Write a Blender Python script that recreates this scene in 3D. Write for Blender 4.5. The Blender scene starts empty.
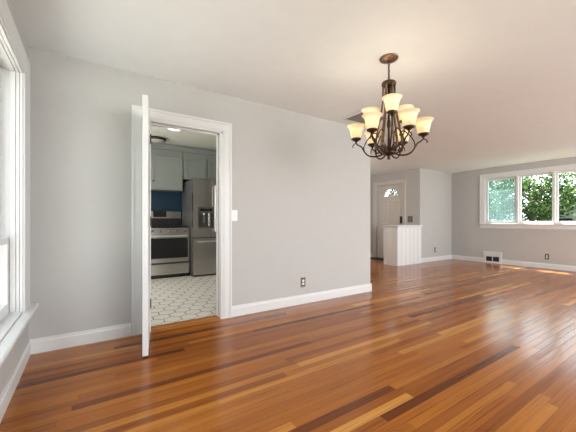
import bpy, bmesh, math, random
from mathutils import Vector, Matrix
from mathutils.geometry import tessellate_polygon
random.seed(7)
scene = bpy.context.scene
COL = scene.collection
PI = math.pi

# ------------------------------------------------------------------ camera
cam_d = bpy.data.cameras.new('camera')
cam_d.sensor_width = 36.0
cam_d.lens = 36.0 * 300.0 / 576.0
cam_d.shift_y = 6.0 / 576.0
cam_d.clip_start = 0.02
cam = bpy.data.objects.new('camera', cam_d)
COL.objects.link(cam)
cam.location = (0, 0, 1.05)
cam.rotation_euler = (PI / 2, 0, -0.5833)
scene.camera = cam

# ------------------------------------------------------------------ light and exposure
scene.view_settings.view_transform = 'Standard'
scene.view_settings.look = 'None'
scene.view_settings.gamma = 1.0
scene.view_settings.use_curve_mapping = False
scene.view_settings.exposure = -0.20

world = bpy.data.worlds.new('sky')
scene.world = world
world.use_nodes = True
wn = world.node_tree
wn.nodes.clear()
wo = wn.nodes.new('ShaderNodeOutputWorld')
wb = wn.nodes.new('ShaderNodeBackground')
wb.inputs['Color'].default_value = (0.86, 0.93, 1.0, 1)
wb.inputs['Strength'].default_value = 2.3
wn.links.new(wb.outputs[0], wo.inputs[0])
# hazy sky, brighter on the sunny side beyond the far window
wt = wn.nodes.new('ShaderNodeTexCoord')
wd = wn.nodes.new('ShaderNodeVectorMath')
wd.operation = 'DOT_PRODUCT'
wd.inputs[1].default_value = (0.90, 0.25, 0.36)
wr = wn.nodes.new('ShaderNodeMapRange')
wr.inputs['From Min'].default_value = -0.6
wr.inputs['From Max'].default_value = 0.9
wr.inputs['To Min'].default_value = 1.5
wr.inputs['To Max'].default_value = 5.5
wn.links.new(wt.outputs['Generated'], wd.inputs[0])
wn.links.new(wd.outputs['Value'], wr.inputs['Value'])
wn.links.new(wr.outputs['Result'], wb.inputs['Strength'])


def light(name, kind, energy, loc, color=(1, 1, 1), rot=None, aim=None, **kw):
    d = bpy.data.lights.new(name, kind)
    d.energy = energy
    d.color = color
    for k, v in kw.items():
        setattr(d, k, v)
    o = bpy.data.objects.new(name, d)
    COL.objects.link(o)
    o.location = loc
    if aim is not None:
        o.rotation_euler = Vector(aim).to_track_quat('-Z', 'Y').to_euler()
    return o


SUN_TRAVEL = Vector((-0.36, -0.28, -1.0))
light('sun', 'SUN', 48.0, (14, 6, 9), (1.0, 0.93, 0.80), aim=SUN_TRAVEL, angle=0.009)
# daylight through the left window, plus fill added outside unseen back and kitchen openings
light('daylight_left', 'AREA', 26, (-0.95, 1.30, 1.45), (0.97, 0.98, 1.0), aim=(1, 0, -0.15), shape='RECTANGLE', size=2.2, size_y=1.9)
light('fill_back', 'AREA', 150, (2.2, -2.75, 1.45), (0.96, 0.98, 1.0), aim=(0.0, 1, -0.05), shape='RECTANGLE', size=2.6, size_y=1.7)
light('fill_back_far', 'AREA', 270, (6.3, -2.75, 1.45), (0.96, 0.98, 1.0), aim=(0.0, 1, -0.05), shape='RECTANGLE', size=2.6, size_y=1.7)
light('fill_kitchen', 'AREA', 78, (-0.85, 4.75, 1.55), (1.0, 0.96, 0.90), aim=(1, 0, -0.1), shape='RECTANGLE', size=1.2, size_y=1.1)


# ------------------------------------------------------------------ materials
def mat(name, color, rough=0.5, metal=0.0, spec=0.5, var=0.03, scale=8.0, bump=0.0, bscale=60.0,
        emit=None, estr=0.0, coat=0.0, stretch=None):
    m = bpy.data.materials.new(name)
    m.use_nodes = True
    nt = m.node_tree
    b = nt.nodes['Principled BSDF']
    b.inputs['Roughness'].default_value = rough
    b.inputs['Metallic'].default_value = metal
    b.inputs['Specular IOR Level'].default_value = spec
    b.inputs['Coat Weight'].default_value = coat
    tc = nt.nodes.new('ShaderNodeTexCoord')
    mp = nt.nodes.new('ShaderNodeMapping')
    nt.links.new(tc.outputs['Object'], mp.inputs[0])
    if stretch:
        mp.inputs['Scale'].default_value = stretch
    nz = nt.nodes.new('ShaderNodeTexNoise')
    nz.inputs['Scale'].default_value = scale
    nz.inputs['Detail'].default_value = 3
    nt.links.new(mp.outputs[0], nz.inputs['Vector'])
    rp = nt.nodes.new('ShaderNodeValToRGB')
    rp.color_ramp.elements[0].position = 0.3
    rp.color_ramp.elements[1].position = 0.7
    rp.color_ramp.elements[0].color = tuple(c * (1 - var) for c in color) + (1,)
    rp.color_ramp.elements[1].color = tuple(min(1, c * (1 + var)) for c in color) + (1,)
    nt.links.new(nz.outputs['Fac'], rp.inputs[0])
    nt.links.new(rp.outputs[0], b.inputs['Base Color'])
    if bump:
        n2 = nt.nodes.new('ShaderNodeTexNoise')
        n2.inputs['Scale'].default_value = bscale
        nt.links.new(mp.outputs[0], n2.inputs['Vector'])
        bp = nt.nodes.new('ShaderNodeBump')
        bp.inputs['Strength'].default_value = bump
        bp.inputs['Distance'].default_value = 0.002
        nt.links.new(n2.outputs['Fac'], bp.inputs['Height'])
        nt.links.new(bp.outputs[0], b.inputs['Normal'])
    if emit:
        b.inputs['Emission Color'].default_value = emit + (1,)
        b.inputs['Emission Strength'].default_value = estr
    return m


class NB:
    """small helper for wiring math nodes"""
    def __init__(s, m):
        s.nt = m.node_tree

    def n(s, t, **kw):
        o = s.nt.nodes.new(t)
        for k, v in kw.items():
            setattr(o, k, v)
        return o

    def link(s, v, sock):
        if hasattr(v, 'is_output'):
            s.nt.links.new(v, sock)
        else:
            sock.default_value = v

    def m(s, op, a, b=0.0, c=0.0):
        o = s.n('ShaderNodeMath', operation=op)
        s.link(a, o.inputs[0]); s.link(b, o.inputs[1]); s.link(c, o.inputs[2])
        return o.outputs[0]

    def ramp(s, fac, stops, interp='LINEAR'):
        o = s.n('ShaderNodeValToRGB')
        cr = o.color_ramp
        cr.interpolation = interp
        while len(cr.elements) < len(stops):
            cr.elements.new(0.5)
        for e, (p, c) in zip(cr.elements, stops):
            e.position = p
            e.color = tuple(c) + (1,)
        s.link(fac, o.inputs[0])
        return o.outputs[0]

    def mix(s, fac, a, b, blend='MIX'):
        o = s.n('ShaderNodeMix', data_type='RGBA', blend_type=blend)
        s.link(fac, o.inputs[0])
        for v, i in ((a, 6), (b, 7)):
            if hasattr(v, 'is_output'):
                s.nt.links.new(v, o.inputs[i])
            else:
                o.inputs[i].default_value = tuple(v) + (1,)
        return o.outputs[2]


def oak_floor_material():
    m = bpy.data.materials.new('oak_strip_floor')
    m.use_nodes = True
    k = NB(m)
    b = m.node_tree.nodes['Principled BSDF']
    tc = k.n('ShaderNodeTexCoord')
    sp = k.n('ShaderNodeSeparateXYZ')
    k.nt.links.new(tc.outputs['Object'], sp.inputs[0])
    X, Y = sp.outputs[0], sp.outputs[1]
    W = 0.057
    rowf = k.m('DIVIDE', Y, W)
    row = k.m('FLOOR', rowf)
    fy = k.m('FRACT', rowf)
    w1 = k.n('ShaderNodeTexWhiteNoise', noise_dimensions='1D')
    k.link(row, w1.inputs['W'])
    off = k.m('MULTIPLY', w1.outputs['Value'], 9.7)
    xl = k.m('ADD', k.m('DIVIDE', X, 1.7), off)
    idx = k.m('FLOOR', xl)
    fx = k.m('FRACT', xl)
    cb = k.n('ShaderNodeCombineXYZ')
    k.link(row, cb.inputs[0]); k.link(idx, cb.inputs[1])
    w2 = k.n('ShaderNodeTexWhiteNoise', noise_dimensions='2D')
    k.nt.links.new(cb.outputs[0], w2.inputs['Vector'])
    rnd = w2.outputs['Value']
    base = k.ramp(rnd, [(0.0, (0.125, 0.030, 0.004)), (0.08, (0.24, 0.066, 0.008)), (0.5, (0.345, 0.106, 0.012)),
                        (0.86, (0.40, 0.136, 0.016)), (0.965, (0.48, 0.19, 0.028)), (1.0, (0.62, 0.30, 0.062))])
    # grain: long streaks, shifted from board to board
    g = k.n('ShaderNodeCombineXYZ')
    k.link(k.m('ADD', k.m('MULTIPLY', X, 1.6), k.m('MULTIPLY', rnd, 40.0)), g.inputs[0])
    k.link(k.m('MULTIPLY', Y, 95.0), g.inputs[1])
    k.link(k.m('MULTIPLY', rnd, 13.0), g.inputs[2])
    nz = k.n('ShaderNodeTexNoise')
    nz.inputs['Scale'].default_value = 1.0
    nz.inputs['Detail'].default_value = 5
    nz.inputs['Roughness'].default_value = 0.62
    k.nt.links.new(g.outputs[0], nz.inputs['Vector'])
    gr = k.ramp(nz.outputs['Fac'], [(0.28, (0.42, 0.33, 0.26)), (0.47, (0.92, 0.90, 0.88)), (0.60, (1, 1, 1)), (0.72, (1.22, 1.25, 1.28))])
    colr = k.mix(0.9, base, gr, 'MULTIPLY')
    # joints
    ey = k.m('MULTIPLY', k.m('MINIMUM', fy, k.m('SUBTRACT', 1.0, fy)), W)
    ex = k.m('MULTIPLY', k.m('MINIMUM', fx, k.m('SUBTRACT', 1.0, fx)), 1.7)
    e = k.m('MINIMUM', ey, ex)
    j = k.m('SUBTRACT', 1.0, k.m('SMOOTH_MIN', k.m('DIVIDE', e, 0.0012), 1.0, 0.1))
    colr = k.mix(k.m('MULTIPLY', j, 0.75), colr, (0.05, 0.016, 0.005))
    k.nt.links.new(colr, b.inputs['Base Color'])
    # gentle waviness of each board plus uneven polish
    n2 = k.n('ShaderNodeTexNoise')
    n2.inputs['Scale'].default_value = 1.0
    g2 = k.n('ShaderNodeCombineXYZ')
    k.link(k.m('MULTIPLY', X, 2.5), g2.inputs[0])
    k.link(k.m('MULTIPLY', Y, 9.0), g2.inputs[1])
    k.link(k.m('MULTIPLY', rnd, 9.0), g2.inputs[2])
    k.nt.links.new(g2.outputs[0], n2.inputs['Vector'])
    h = k.m('ADD', k.m('MULTIPLY', n2.outputs['Fac'], 0.55), k.m('MULTIPLY', j, -0.35))
    bp = k.n('ShaderNodeBump')
    bp.inputs['Strength'].default_value = 0.35
    bp.inputs['Distance'].default_value = 0.0016
    k.link(h, bp.inputs['Height'])
    # every board lies at a slightly different tilt and is a little cupped
    w3 = k.n('ShaderNodeTexWhiteNoise', noise_dimensions='2D')
    cb3 = k.n('ShaderNodeCombineXYZ')
    k.link(k.m('ADD', row, 0.37), cb3.inputs[0]); k.link(k.m('ADD', idx, 7.7), cb3.inputs[1])
    k.nt.links.new(cb3.outputs[0], w3.inputs['Vector'])
    tilt = k.m('ADD', k.m('MULTIPLY', k.m('SUBTRACT', w3.outputs['Value'], 0.5), 0.030), k.m('MULTIPLY', k.m('SUBTRACT', fy, 0.5), 0.034))
    cn = k.n('ShaderNodeCombineXYZ')
    k.link(k.m('MULTIPLY', k.m('SUBTRACT', rnd, 0.5), 0.012), cn.inputs[0])
    k.link(tilt, cn.inputs[1])
    va = k.n('ShaderNodeVectorMath', operation='ADD')
    k.nt.links.new(bp.outputs[0], va.inputs[0]); k.nt.links.new(cn.outputs[0], va.inputs[1])
    vn = k.n('ShaderNodeVectorMath', operation='NORMALIZE')
    k.nt.links.new(va.outputs[0], vn.inputs[0])
    k.nt.links.new(vn.outputs[0], b.inputs['Normal'])
    k.link(k.m('ADD', 0.13, k.m('MULTIPLY', nz.outputs['Fac'], 0.10)), b.inputs['Roughness'])
    b.inputs['Specular IOR Level'].default_value = 0.34
    b.inputs['Coat Weight'].default_value = 0.0
    b.inputs['Coat Roughness'].default_value = 0.12
    return m


def hex_tile_material():
    m = bpy.data.materials.new('white_hexagon_tile')
    m.use_nodes = True
    k = NB(m)
    b = m.node_tree.nodes['Principled BSDF']
    tc = k.n('ShaderNodeTexCoord')
    sp = k.n('ShaderNodeSeparateXYZ')
    k.nt.links.new(tc.outputs['Object'], sp.inputs[0])
    w = 0.172
    hh = w * math.sqrt(3)
    X = k.m('ADD', sp.outputs[0], 20 * w + 0.03)
    Y = k.m('ADD', sp.outputs[1], 20 * hh + 0.05)
    ax = k.m('SUBTRACT', k.m('MODULO', X, w), w / 2)
    ay = k.m('SUBTRACT', k.m('MODULO', Y, hh), hh / 2)
    bx_ = k.m('SUBTRACT', k.m('MODULO', k.m('ADD', X, w / 2), w), w / 2)
    by_ = k.m('SUBTRACT', k.m('MODULO', k.m('ADD', Y, hh / 2), hh), hh / 2)
    la = k.m('ADD', k.m('MULTIPLY', ax, ax), k.m('MULTIPLY', ay, ay))
    lb = k.m('ADD', k.m('MULTIPLY', bx_, bx_), k.m('MULTIPLY', by_, by_))
    t = k.m('LESS_THAN', la, lb)
    gx = k.m('ABSOLUTE', k.m('ADD', k.m('MULTIPLY', t, ax), k.m('MULTIPLY', k.m('SUBTRACT', 1.0, t), bx_)))
    gy = k.m('ABSOLUTE', k.m('ADD', k.m('MULTIPLY', t, ay), k.m('MULTIPLY', k.m('SUBTRACT', 1.0, t), by_)))
    d = k.m('MAXIMUM', gx, k.m('ADD', k.m('MULTIPLY', gx, 0.5), k.m('MULTIPLY', gy, 0.8660254)))
    edge = k.m('GREATER_THAN', d, w / 2 - 0.0040)
    nz = k.n('ShaderNodeTexNoise')
    nz.inputs['Scale'].default_value = 5
    k.nt.links.new(tc.outputs['Object'], nz.inputs['Vector'])
    tile = k.ramp(nz.outputs['Fac'], [(0.3, (0.72, 0.69, 0.62)), (0.7, (0.80, 0.77, 0.70))])
    c = k.mix(edge, tile, (0.035, 0.033, 0.03))
    k.nt.links.new(c, b.inputs['Base Color'])
    k.link(k.m('ADD', 0.35, k.m('MULTIPLY', edge, 0.4)), b.inputs['Roughness'])
    bp = k.n('ShaderNodeBump')
    bp.inputs['Strength'].default_value = 0.5
    bp.inputs['Distance'].default_value = 0.002
    k.link(k.m('SUBTRACT', 1.0, edge), bp.inputs['Height'])
    k.nt.links.new(bp.outputs[0], b.inputs['Normal'])
    return m


def glass_material(name='window_glass', tint=(0.97, 0.99, 0.98), refl=1.0):
    m = bpy.data.materials.new(name)
    m.use_nodes = True
    nt = m.node_tree
    nt.nodes.clear()
    o = nt.nodes.new('ShaderNodeOutputMaterial')
    tr = nt.nodes.new('ShaderNodeBsdfTransparent')
    tr.inputs[0].default_value = tint + (1,)
    gl = nt.nodes.new('ShaderNodeBsdfGlossy')
    gl.inputs['Roughness'].default_value = 0.01
    fr = nt.nodes.new('ShaderNodeFresnel')
    fr.inputs[0].default_value = 1.45
    mul = nt.nodes.new('ShaderNodeMath')
    mul.operation = 'MULTIPLY'
    mul.inputs[1].default_value = refl
    mx = nt.nodes.new('ShaderNodeMixShader')
    nt.links.new(fr.outputs[0], mul.inputs[0])
    geo = nt.nodes.new('ShaderNodeNewGeometry')
    front = nt.nodes.new('ShaderNodeMath')
    front.operation = 'SUBTRACT'
    front.inputs[0].default_value = 1.0
    nt.links.new(geo.outputs['Backfacing'], front.inputs[1])
    m2 = nt.nodes.new('ShaderNodeMath')
    m2.operation = 'MULTIPLY'
    nt.links.new(mul.outputs[0], m2.inputs[0])
    nt.links.new(front.outputs[0], m2.inputs[1])
    nt.links.new(m2.outputs[0], mx.inputs[0])
    nt.links.new(tr.outputs[0], mx.inputs[1])
    nt.links.new(gl.outputs[0], mx.inputs[2])
    nt.links.new(mx.outputs[0], o.inputs[0])
    return m


def screen_material():
    """insect screen: a fine weave, part see-through, part blue grey thread"""
    m = bpy.data.materials.new('insect_screen_weave')
    m.use_nodes = True
    nt = m.node_tree
    nt.nodes.clear()
    o = nt.nodes.new('ShaderNodeOutputMaterial')
    tr = nt.nodes.new('ShaderNodeBsdfTransparent')
    tr.inputs[0].default_value = (0.95, 1.0, 1.0, 1)
    df = nt.nodes.new('ShaderNodeBsdfDiffuse')
    df.inputs[0].default_value = (0.13, 0.19, 0.21, 1)
    tl = nt.nodes.new('ShaderNodeBsdfTranslucent')
    tl.inputs[0].default_value = (0.13, 0.19, 0.21, 1)
    a = nt.nodes.new('ShaderNodeAddShader')
    mx = nt.nodes.new('ShaderNodeMixShader')
    mx.inputs[0].default_value = 0.25
    nt.links.new(df.outputs[0], a.inputs[0])
    nt.links.new(tl.outputs[0], a.inputs[1])
    nt.links.new(tr.outputs[0], mx.inputs[1])
    nt.links.new(a.outputs[0], mx.inputs[2])
    nt.links.new(mx.outputs[0], o.inputs[0])
    return m


def leaf_material(name, c0, c1, c2):
    m = bpy.data.materials.new(name)
    m.use_nodes = True
    k = NB(m)
    nt = m.node_tree
    nt.nodes.clear()
    o = nt.nodes.new('ShaderNodeOutputMaterial')
    geo = nt.nodes.new('ShaderNodeNewGeometry')
    col = k.ramp(geo.outputs['Random Per Island'], [(0.0, c0), (0.55, c1), (1.0, c2)])
    df = nt.nodes.new('ShaderNodeBsdfDiffuse')
    tl = nt.nodes.new('ShaderNodeBsdfTranslucent')
    nt.links.new(col, df.inputs[0])
    nt.links.new(col, tl.inputs[0])
    mx = nt.nodes.new('ShaderNodeMixShader')
    mx.inputs[0].default_value = 0.45
    nt.links.new(df.outputs[0], mx.inputs[1])
    nt.links.new(tl.outputs[0], mx.inputs[2])
    nt.links.new(mx.outputs[0], o.inputs[0])
    return m


def shade_material():
    m = bpy.data.materials.new('frosted_amber_glass')
    m.use_nodes = True
    k = NB(m)
    nt = m.node_tree
    b = nt.nodes['Principled BSDF']
    tc = k.n('ShaderNodeTexCoord')
    nz = k.n('ShaderNodeTexNoise')
    nz.inputs['Scale'].default_value = 14
    nt.links.new(tc.outputs['Object'], nz.inputs['Vector'])
    c = k.ramp(nz.outputs['Fac'], [(0.3, (0.84, 0.74, 0.58)), (0.7, (0.91, 0.84, 0.71))])
    nt.links.new(c, b.inputs['Base Color'])
    b.inputs['Roughness'].default_value = 0.45
    tl = k.n('ShaderNodeBsdfTranslucent')
    nt.links.new(c, tl.inputs[0])
    mx = k.n('ShaderNodeMixShader')
    mx.inputs[0].default_value = 0.6
    out = nt.nodes['Material Output']
    nt.links.new(b.outputs[0], mx.inputs[1])
    nt.links.new(tl.outputs[0], mx.inputs[2])
    nt.links.new(mx.outputs[0], out.inputs[0])
    return m


M = {}
M['wall'] = mat('grey_wall_paint', (0.478, 0.467, 0.450), 0.75, var=0.01, bump=0.05, bscale=220)
M['ceiling'] = mat('white_ceiling_paint', (0.81, 0.84, 0.85), 0.85, var=0.01)
M['trim'] = mat('white_trim_paint', (0.69, 0.69, 0.685), 0.35, var=0.01)
M['wood'] = oak_floor_material()
M['strip'] = mat('oak_threshold', (0.36, 0.14, 0.04), 0.25, var=0.25, scale=3, stretch=(1, 20, 1))
M['tile'] = hex_tile_material()
M['glass'] = glass_material()
M['screen'] = screen_material()
M['cabinet'] = mat('sage_grey_cabinet_paint', (0.262, 0.288, 0.272), 0.42, var=0.02)
M['kceil'] = mat('kitchen_ceiling_paint', (0.62, 0.63, 0.56), 0.8, var=0.01)
M['blue'] = mat('deep_blue_wall_paint', (0.008, 0.040, 0.072), 0.5, var=0.04)
M['steel'] = mat('brushed_stainless', (0.47, 0.445, 0.42), 0.24, 1.0, var=0.05, scale=5, stretch=(1, 1, 40))
M['steel_bar'] = mat('polished_steel_bar', (0.80, 0.78, 0.75), 0.38, 0.85, var=0.02)
M['steel_dark'] = mat('grey_appliance_side', (0.13, 0.13, 0.13), 0.45, 0.4, var=0.03)
M['black_glass'] = mat('black_oven_glass', (0.012, 0.012, 0.012), 0.08, var=0.05)
M['iron'] = mat('black_cast_iron', (0.018, 0.018, 0.018), 0.6, var=0.1)
M['black'] = mat('black_plastic', (0.015, 0.015, 0.015), 0.4, var=0.05)
M['bronze'] = mat('oiled_bronze', (0.060, 0.038, 0.026), 0.36, 0.8, var=0.35, scale=25)
M['copper'] = mat('brushed_copper_bronze', (0.22, 0.135, 0.09), 0.32, 0.9, var=0.3, scale=25)
M['shade'] = shade_material()
M['bulb'] = mat('lit_bulb', (1, 0.9, 0.7), 0.4, emit=(1.0, 0.86, 0.64), estr=5.0)
M['vent'] = mat('grey_vent_slats', (0.22, 0.215, 0.21), 0.6, var=0.05)
M['vent_dark'] = mat('dark_vent_interior', (0.035, 0.033, 0.03), 0.7, var=0.05)
M['plate'] = mat('brown_steel_cover_plate', (0.10, 0.085, 0.07), 0.4, 0.5, var=0.1)
M['plate_grey'] = mat('pewter_cover_plate', (0.20, 0.185, 0.17), 0.4, 0.4, var=0.1)
M['socket'] = mat('white_socket_plastic', (0.82, 0.81, 0.79), 0.35, var=0.01)
M['panel'] = mat('beadboard_paint', (0.76, 0.755, 0.745), 0.4, var=0.01)
M['entry'] = mat('entry_door_paint', (0.60, 0.565, 0.53), 0.45, var=0.015)
M['mat'] = mat('dark_doormat_pile', (0.03, 0.025, 0.022), 0.9, var=0.3, scale=120)
M['lamp'] = mat('lit_ceiling_globe', (0.9, 0.88, 0.8), 0.4, emit=(1.0, 0.92, 0.78), estr=7.0)
M['bowl'] = mat('grey_glass_bowl', (0.45, 0.45, 0.42), 0.25, var=0.1)
M['paving'] = mat('pale_concrete', (0.25, 0.25, 0.24), 0.85, var=0.06)
M['grass'] = mat('lawn_grass', (0.028, 0.052, 0.018), 0.9, var=0.4, scale=3)
M['bark'] = mat('tree_bark', (0.10, 0.075, 0.055), 0.9, var=0.4, scale=10, stretch=(1, 1, 0.2))
M['siding'] = mat('white_house_siding', (0.28, 0.28, 0.275), 0.6, var=0.03)
M['roof'] = mat('grey_roof_shingle', (0.09, 0.09, 0.095), 0.9, var=0.2, scale=20)
M['leaf_mid'] = leaf_material('leaves_mid_green', (0.014, 0.034, 0.012), (0.055, 0.115, 0.040), (0.20, 0.27, 0.10))
M['leaf_light'] = leaf_material('leaves_pale_green', (0.024, 0.048, 0.020), (0.10, 0.155, 0.065), (0.28, 0.34, 0.17))
M['leaf_dark'] = leaf_material('leaves_blue_green', (0.014, 0.034, 0.022), (0.05, 0.096, 0.066), (0.19, 0.245, 0.165))


# ------------------------------------------------------------------ geometry helpers
def BM():
    return bmesh.new()


def obj(name, bm, material, parent=None, smooth=False, bevel=0.0):
    me = bpy.data.meshes.new(name)
    bmesh.ops.recalc_face_normals(bm, faces=bm.faces[:])
    bm.to_mesh(me)
    bm.free()
    if smooth:
        for p in me.polygons:
            p.use_smooth = True
    me.materials.append(material)
    o = bpy.data.objects.new(name, me)
    COL.objects.link(o)
    if parent is not None:
        o.parent = parent
    if bevel:
        md = o.modifiers.new('bevel', 'BEVEL')
        md.width = bevel
        md.segments = 2
        md.limit_method = 'ANGLE'
    return o


def tag(o, label, cat, group=None, kind=None):
    o['label'] = label
    o['category'] = cat
    if group:
        o['group'] = group
    if kind:
        o['kind'] = kind
    return o


def thing(name, label, cat, loc=(0, 0, 0), rz=0.0, group=None, kind=None):
    o = bpy.data.objects.new(name, None)
    o.empty_display_size = 0.1
    COL.objects.link(o)
    o.location = loc
    o.rotation_euler = (0, 0, rz)
    return tag(o, label, cat, group, kind)


def box(bm, x0, x1, y0, y1, z0, z1):
    v = [bm.verts.new((x, y, z)) for z in (z0, z1) for y in (y0, y1) for x in (x0, x1)]
    for f in ((0, 1, 3, 2), (4, 6, 7, 5), (0, 4, 5, 1), (2, 3, 7, 6), (0, 2, 6, 4), (1, 5, 7, 3)):
        bm.faces.new([v[i] for i in f])
    return v


def plate(bm, outer, holes, w0, w1, mp):
    """2D outline (with holes) extruded between w0 and w1; mp(u, v, w) -> xyz"""
    loops = [outer] + list(holes)
    tri = tessellate_polygon([[Vector((p[0], p[1], 0)) for p in l] for l in loops])
    flat = [p for l in loops for p in l]
    a = [bm.verts.new(mp(p[0], p[1], w0)) for p in flat]
    b = [bm.verts.new(mp(p[0], p[1], w1)) for p in flat]
    for t in tri:
        try:
            bm.faces.new([a[i] for i in t])
            bm.faces.new([b[i] for i in reversed(t)])
        except ValueError:
            pass
    s = 0
    for l in loops:
        n = len(l)
        for i in range(n):
            j = (i + 1) % n
            bm.faces.new([a[s + i], a[s + j], b[s + j], b[s + i]])
        s += n


def rect(u0, u1, v0, v1):
    return [(u0, v0), (u1, v0), (u1, v1), (u0, v1)]


def prism(bm, prof, a0, a1, mp):
    """profile points (p, q) swept from a0 to a1; mp(p, q, a) -> xyz"""
    A = [bm.verts.new(mp(p, q, a0)) for p, q in prof]
    B = [bm.verts.new(mp(p, q, a1)) for p, q in prof]
    n = len(prof)
    for i in range(n):
        j = (i + 1) % n
        bm.faces.new([A[i], A[j], B[j], B[i]])
    bm.faces.new(A)
    bm.faces.new(list(reversed(B)))


def lathe(bm, prof, n=24, center=(0, 0, 0), cap=True):
    cx, cy, cz = center
    rings = []
    for r, z in prof:
        rings.append([bm.verts.new((cx + r * math.cos(2 * PI * i / n), cy + r * math.sin(2 * PI * i / n), cz + z)) for i in range(n)])
    for A, B in zip(rings, rings[1:]):
        for i in range(n):
            j = (i + 1) % n
            bm.faces.new([A[i], A[j], B[j], B[i]])
    if cap:
        bm.faces.new(rings[0])
        bm.faces.new(list(reversed(rings[-1])))


def smooth_path(pts, sub=6):
    P = [Vector(p) for p in pts]
    out = []
    for i in range(len(P) - 1):
        p0 = P[max(0, i - 1)]; p1 = P[i]; p2 = P[i + 1]; p3 = P[min(len(P) - 1, i + 2)]
        for s in range(sub):
            t = s / sub
            out.append(0.5 * ((2 * p1) + (p2 - p0) * t + (2 * p0 - 5 * p1 + 4 * p2 - p3) * t * t + (3 * p1 - p0 - 3 * p2 + p3) * t ** 3))
    out.append(P[-1])
    return out


def tube(bm, pts, r, n=8, sub=6, closed=False, flat=None):
    path = smooth_path(pts, sub) if sub > 1 else [Vector(p) for p in pts]
    rings = []
    N = len(path)
    up0 = Vector((0, 0, 1))
    for i, p in enumerate(path):
        if closed:
            t = (path[(i + 1) % N] - path[i - 1]).normalized()
        else:
            t = (path[min(N - 1, i + 1)] - path[max(0, i - 1)]).normalized()
        up = up0 if abs(t.dot(up0)) < 0.95 else Vector((1, 0, 0))
        a = t.cross(up).normalized()
        b = a.cross(t).normalized()
        rr = r(i / (N - 1)) if callable(r) else r
        ra, rb = (rr, rr) if flat is None else (rr * flat[0], rr * flat[1])
        rings.append([bm.verts.new(p + a * ra * math.cos(2 * PI * q / n) + b * rb * math.sin(2 * PI * q / n)) for q in range(n)])
    pairs = list(zip(rings, rings[1:]))
    if closed:
        pairs.append((rings[-1], rings[0]))
    for A, B in pairs:
        for i in range(n):
            j = (i + 1) % n
            bm.faces.new([A[i], A[j], B[j], B[i]])
    if not closed:
        bm.faces.new(rings[0])
        bm.faces.new(list(reversed(rings[-1])))


def sphere(bm, c, r, sz=1.0, u=16, v=10):
    prof = []
    for i in range(v + 1):
        a = -PI / 2 + PI * i / v
        prof.append((max(1e-4, r * math.cos(a)), r * sz * math.sin(a)))
    lathe(bm, prof, u, c)


XZ = lambda u, v, w: (u, w, v)      # plate in the x-z plane, thickness along y
YZ = lambda u, v, w: (w, u, v)      # plate in the y-z plane, thickness along x
XY = lambda u, v, w: (u, v, w)

# room numbers (metres)
XL, XF = -0.407, 8.604          # left wall, far wall
YA, YAB = 3.12, 3.25            # dining wall: room face and kitchen face
XE = 3.56                       # where the dining wall ends
YB = 4.57                       # wall beyond the hall opening
XG = 7.08                       # entry wall
YR = -2.30                      # wall behind the camera
YH = 6.28                       # end of the hall
YK = 6.62                       # back wall of the kitchen
CH, KH = 2.44, 2.60             # ceiling heights
OX0, OX1, OZ = 0.485, 1.185, 2.015   # kitchen doorway


def struct(name, bm, m, label, cat, parent=None, **kw):
    o = obj(name, bm, m, parent, **kw)
    tag(o, label, cat, kind='structure')
    return o


# ------------------------------------------------------------------ setting: floors and ceilings
bm = BM()
box(bm, XL - 0.3, XF + 0.22, YR - 0.2, YAB - 0.012, -0.12, 0)
box(bm, XE - 0.13, XF + 0.22, YAB - 0.012, YH + 0.2, -0.12, 0)
struct('floor', bm, M['wood'], 'glossy orange-brown oak strip floor', 'floor')
bm = BM()
box(bm, XL - 0.3, XE - 0.13, YAB - 0.012, YK + 0.2, -0.12, 0.004)
struct('floor_kitchen', bm, M['tile'], 'white hexagon tiled kitchen floor with dark grout', 'floor')
bm = BM()
box(bm, XL - 0.3, XF + 0.22, YR - 0.2, YAB - 0.06, CH, CH + 0.2)
box(bm, XE - 0.13, XF + 0.22, YAB - 0.06, YH + 0.2, CH, CH + 0.2)
struct('ceiling', bm, M['ceiling'], 'plain white plaster ceiling', 'ceiling')
bm = BM()
box(bm, XL - 0.3, XE - 0.13, YAB - 0.04, YK + 0.2, KH, KH + 0.2)
struct('ceiling_kitchen', bm, M['kceil'], 'pale kitchen ceiling seen through the doorway', 'ceiling')

# ------------------------------------------------------------------ setting: walls
# dining wall with the kitchen doorway
bm = BM()
plate(bm, [(XL - 0.2, 0), (OX0 - 0.02, 0), (OX0 - 0.02, OZ + 0.02), (OX1 + 0.02, OZ + 0.02), (OX1 + 0.02, 0),
           (XE, 0), (XE, KH + 0.1), (XL - 0.2, KH + 0.1)], [], YA, YAB, XZ)
struct('wall_dining', bm, M['wall'], 'light grey wall with the kitchen doorway', 'wall')
bm = BM()
box(bm, XE - 0.13, XE, YAB, YH, 0, CH + 0.1)
struct('wall_hall', bm, M['wall'], 'grey hall wall running back beside the kitchen', 'wall')
bm = BM()
box(bm, XE - 0.13, XG + 0.15, YH, YH + 0.13, 0, CH)
struct('wall_hall_end', bm, M['wall'], 'grey wall at the end of the hall', 'wall')
# left wall: dining window hole and an unseen kitchen one added for fill light
W1Y0, W1Y1, W1Z0, W1Z1 = 0.30, 2.81, 0.42, 2.11
bm = BM()
plate(bm, rect(YR - 0.2, YK + 0.2, 0, KH + 0.1), [rect(W1Y0, W1Y1, W1Z0, W1Z1), rect(4.1, 5.4, 1.0, 2.1)], XL - 0.14, XL, YZ)
struct('wall_left', bm, M['wall'], 'light grey wall around the tall white window', 'wall')
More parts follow.
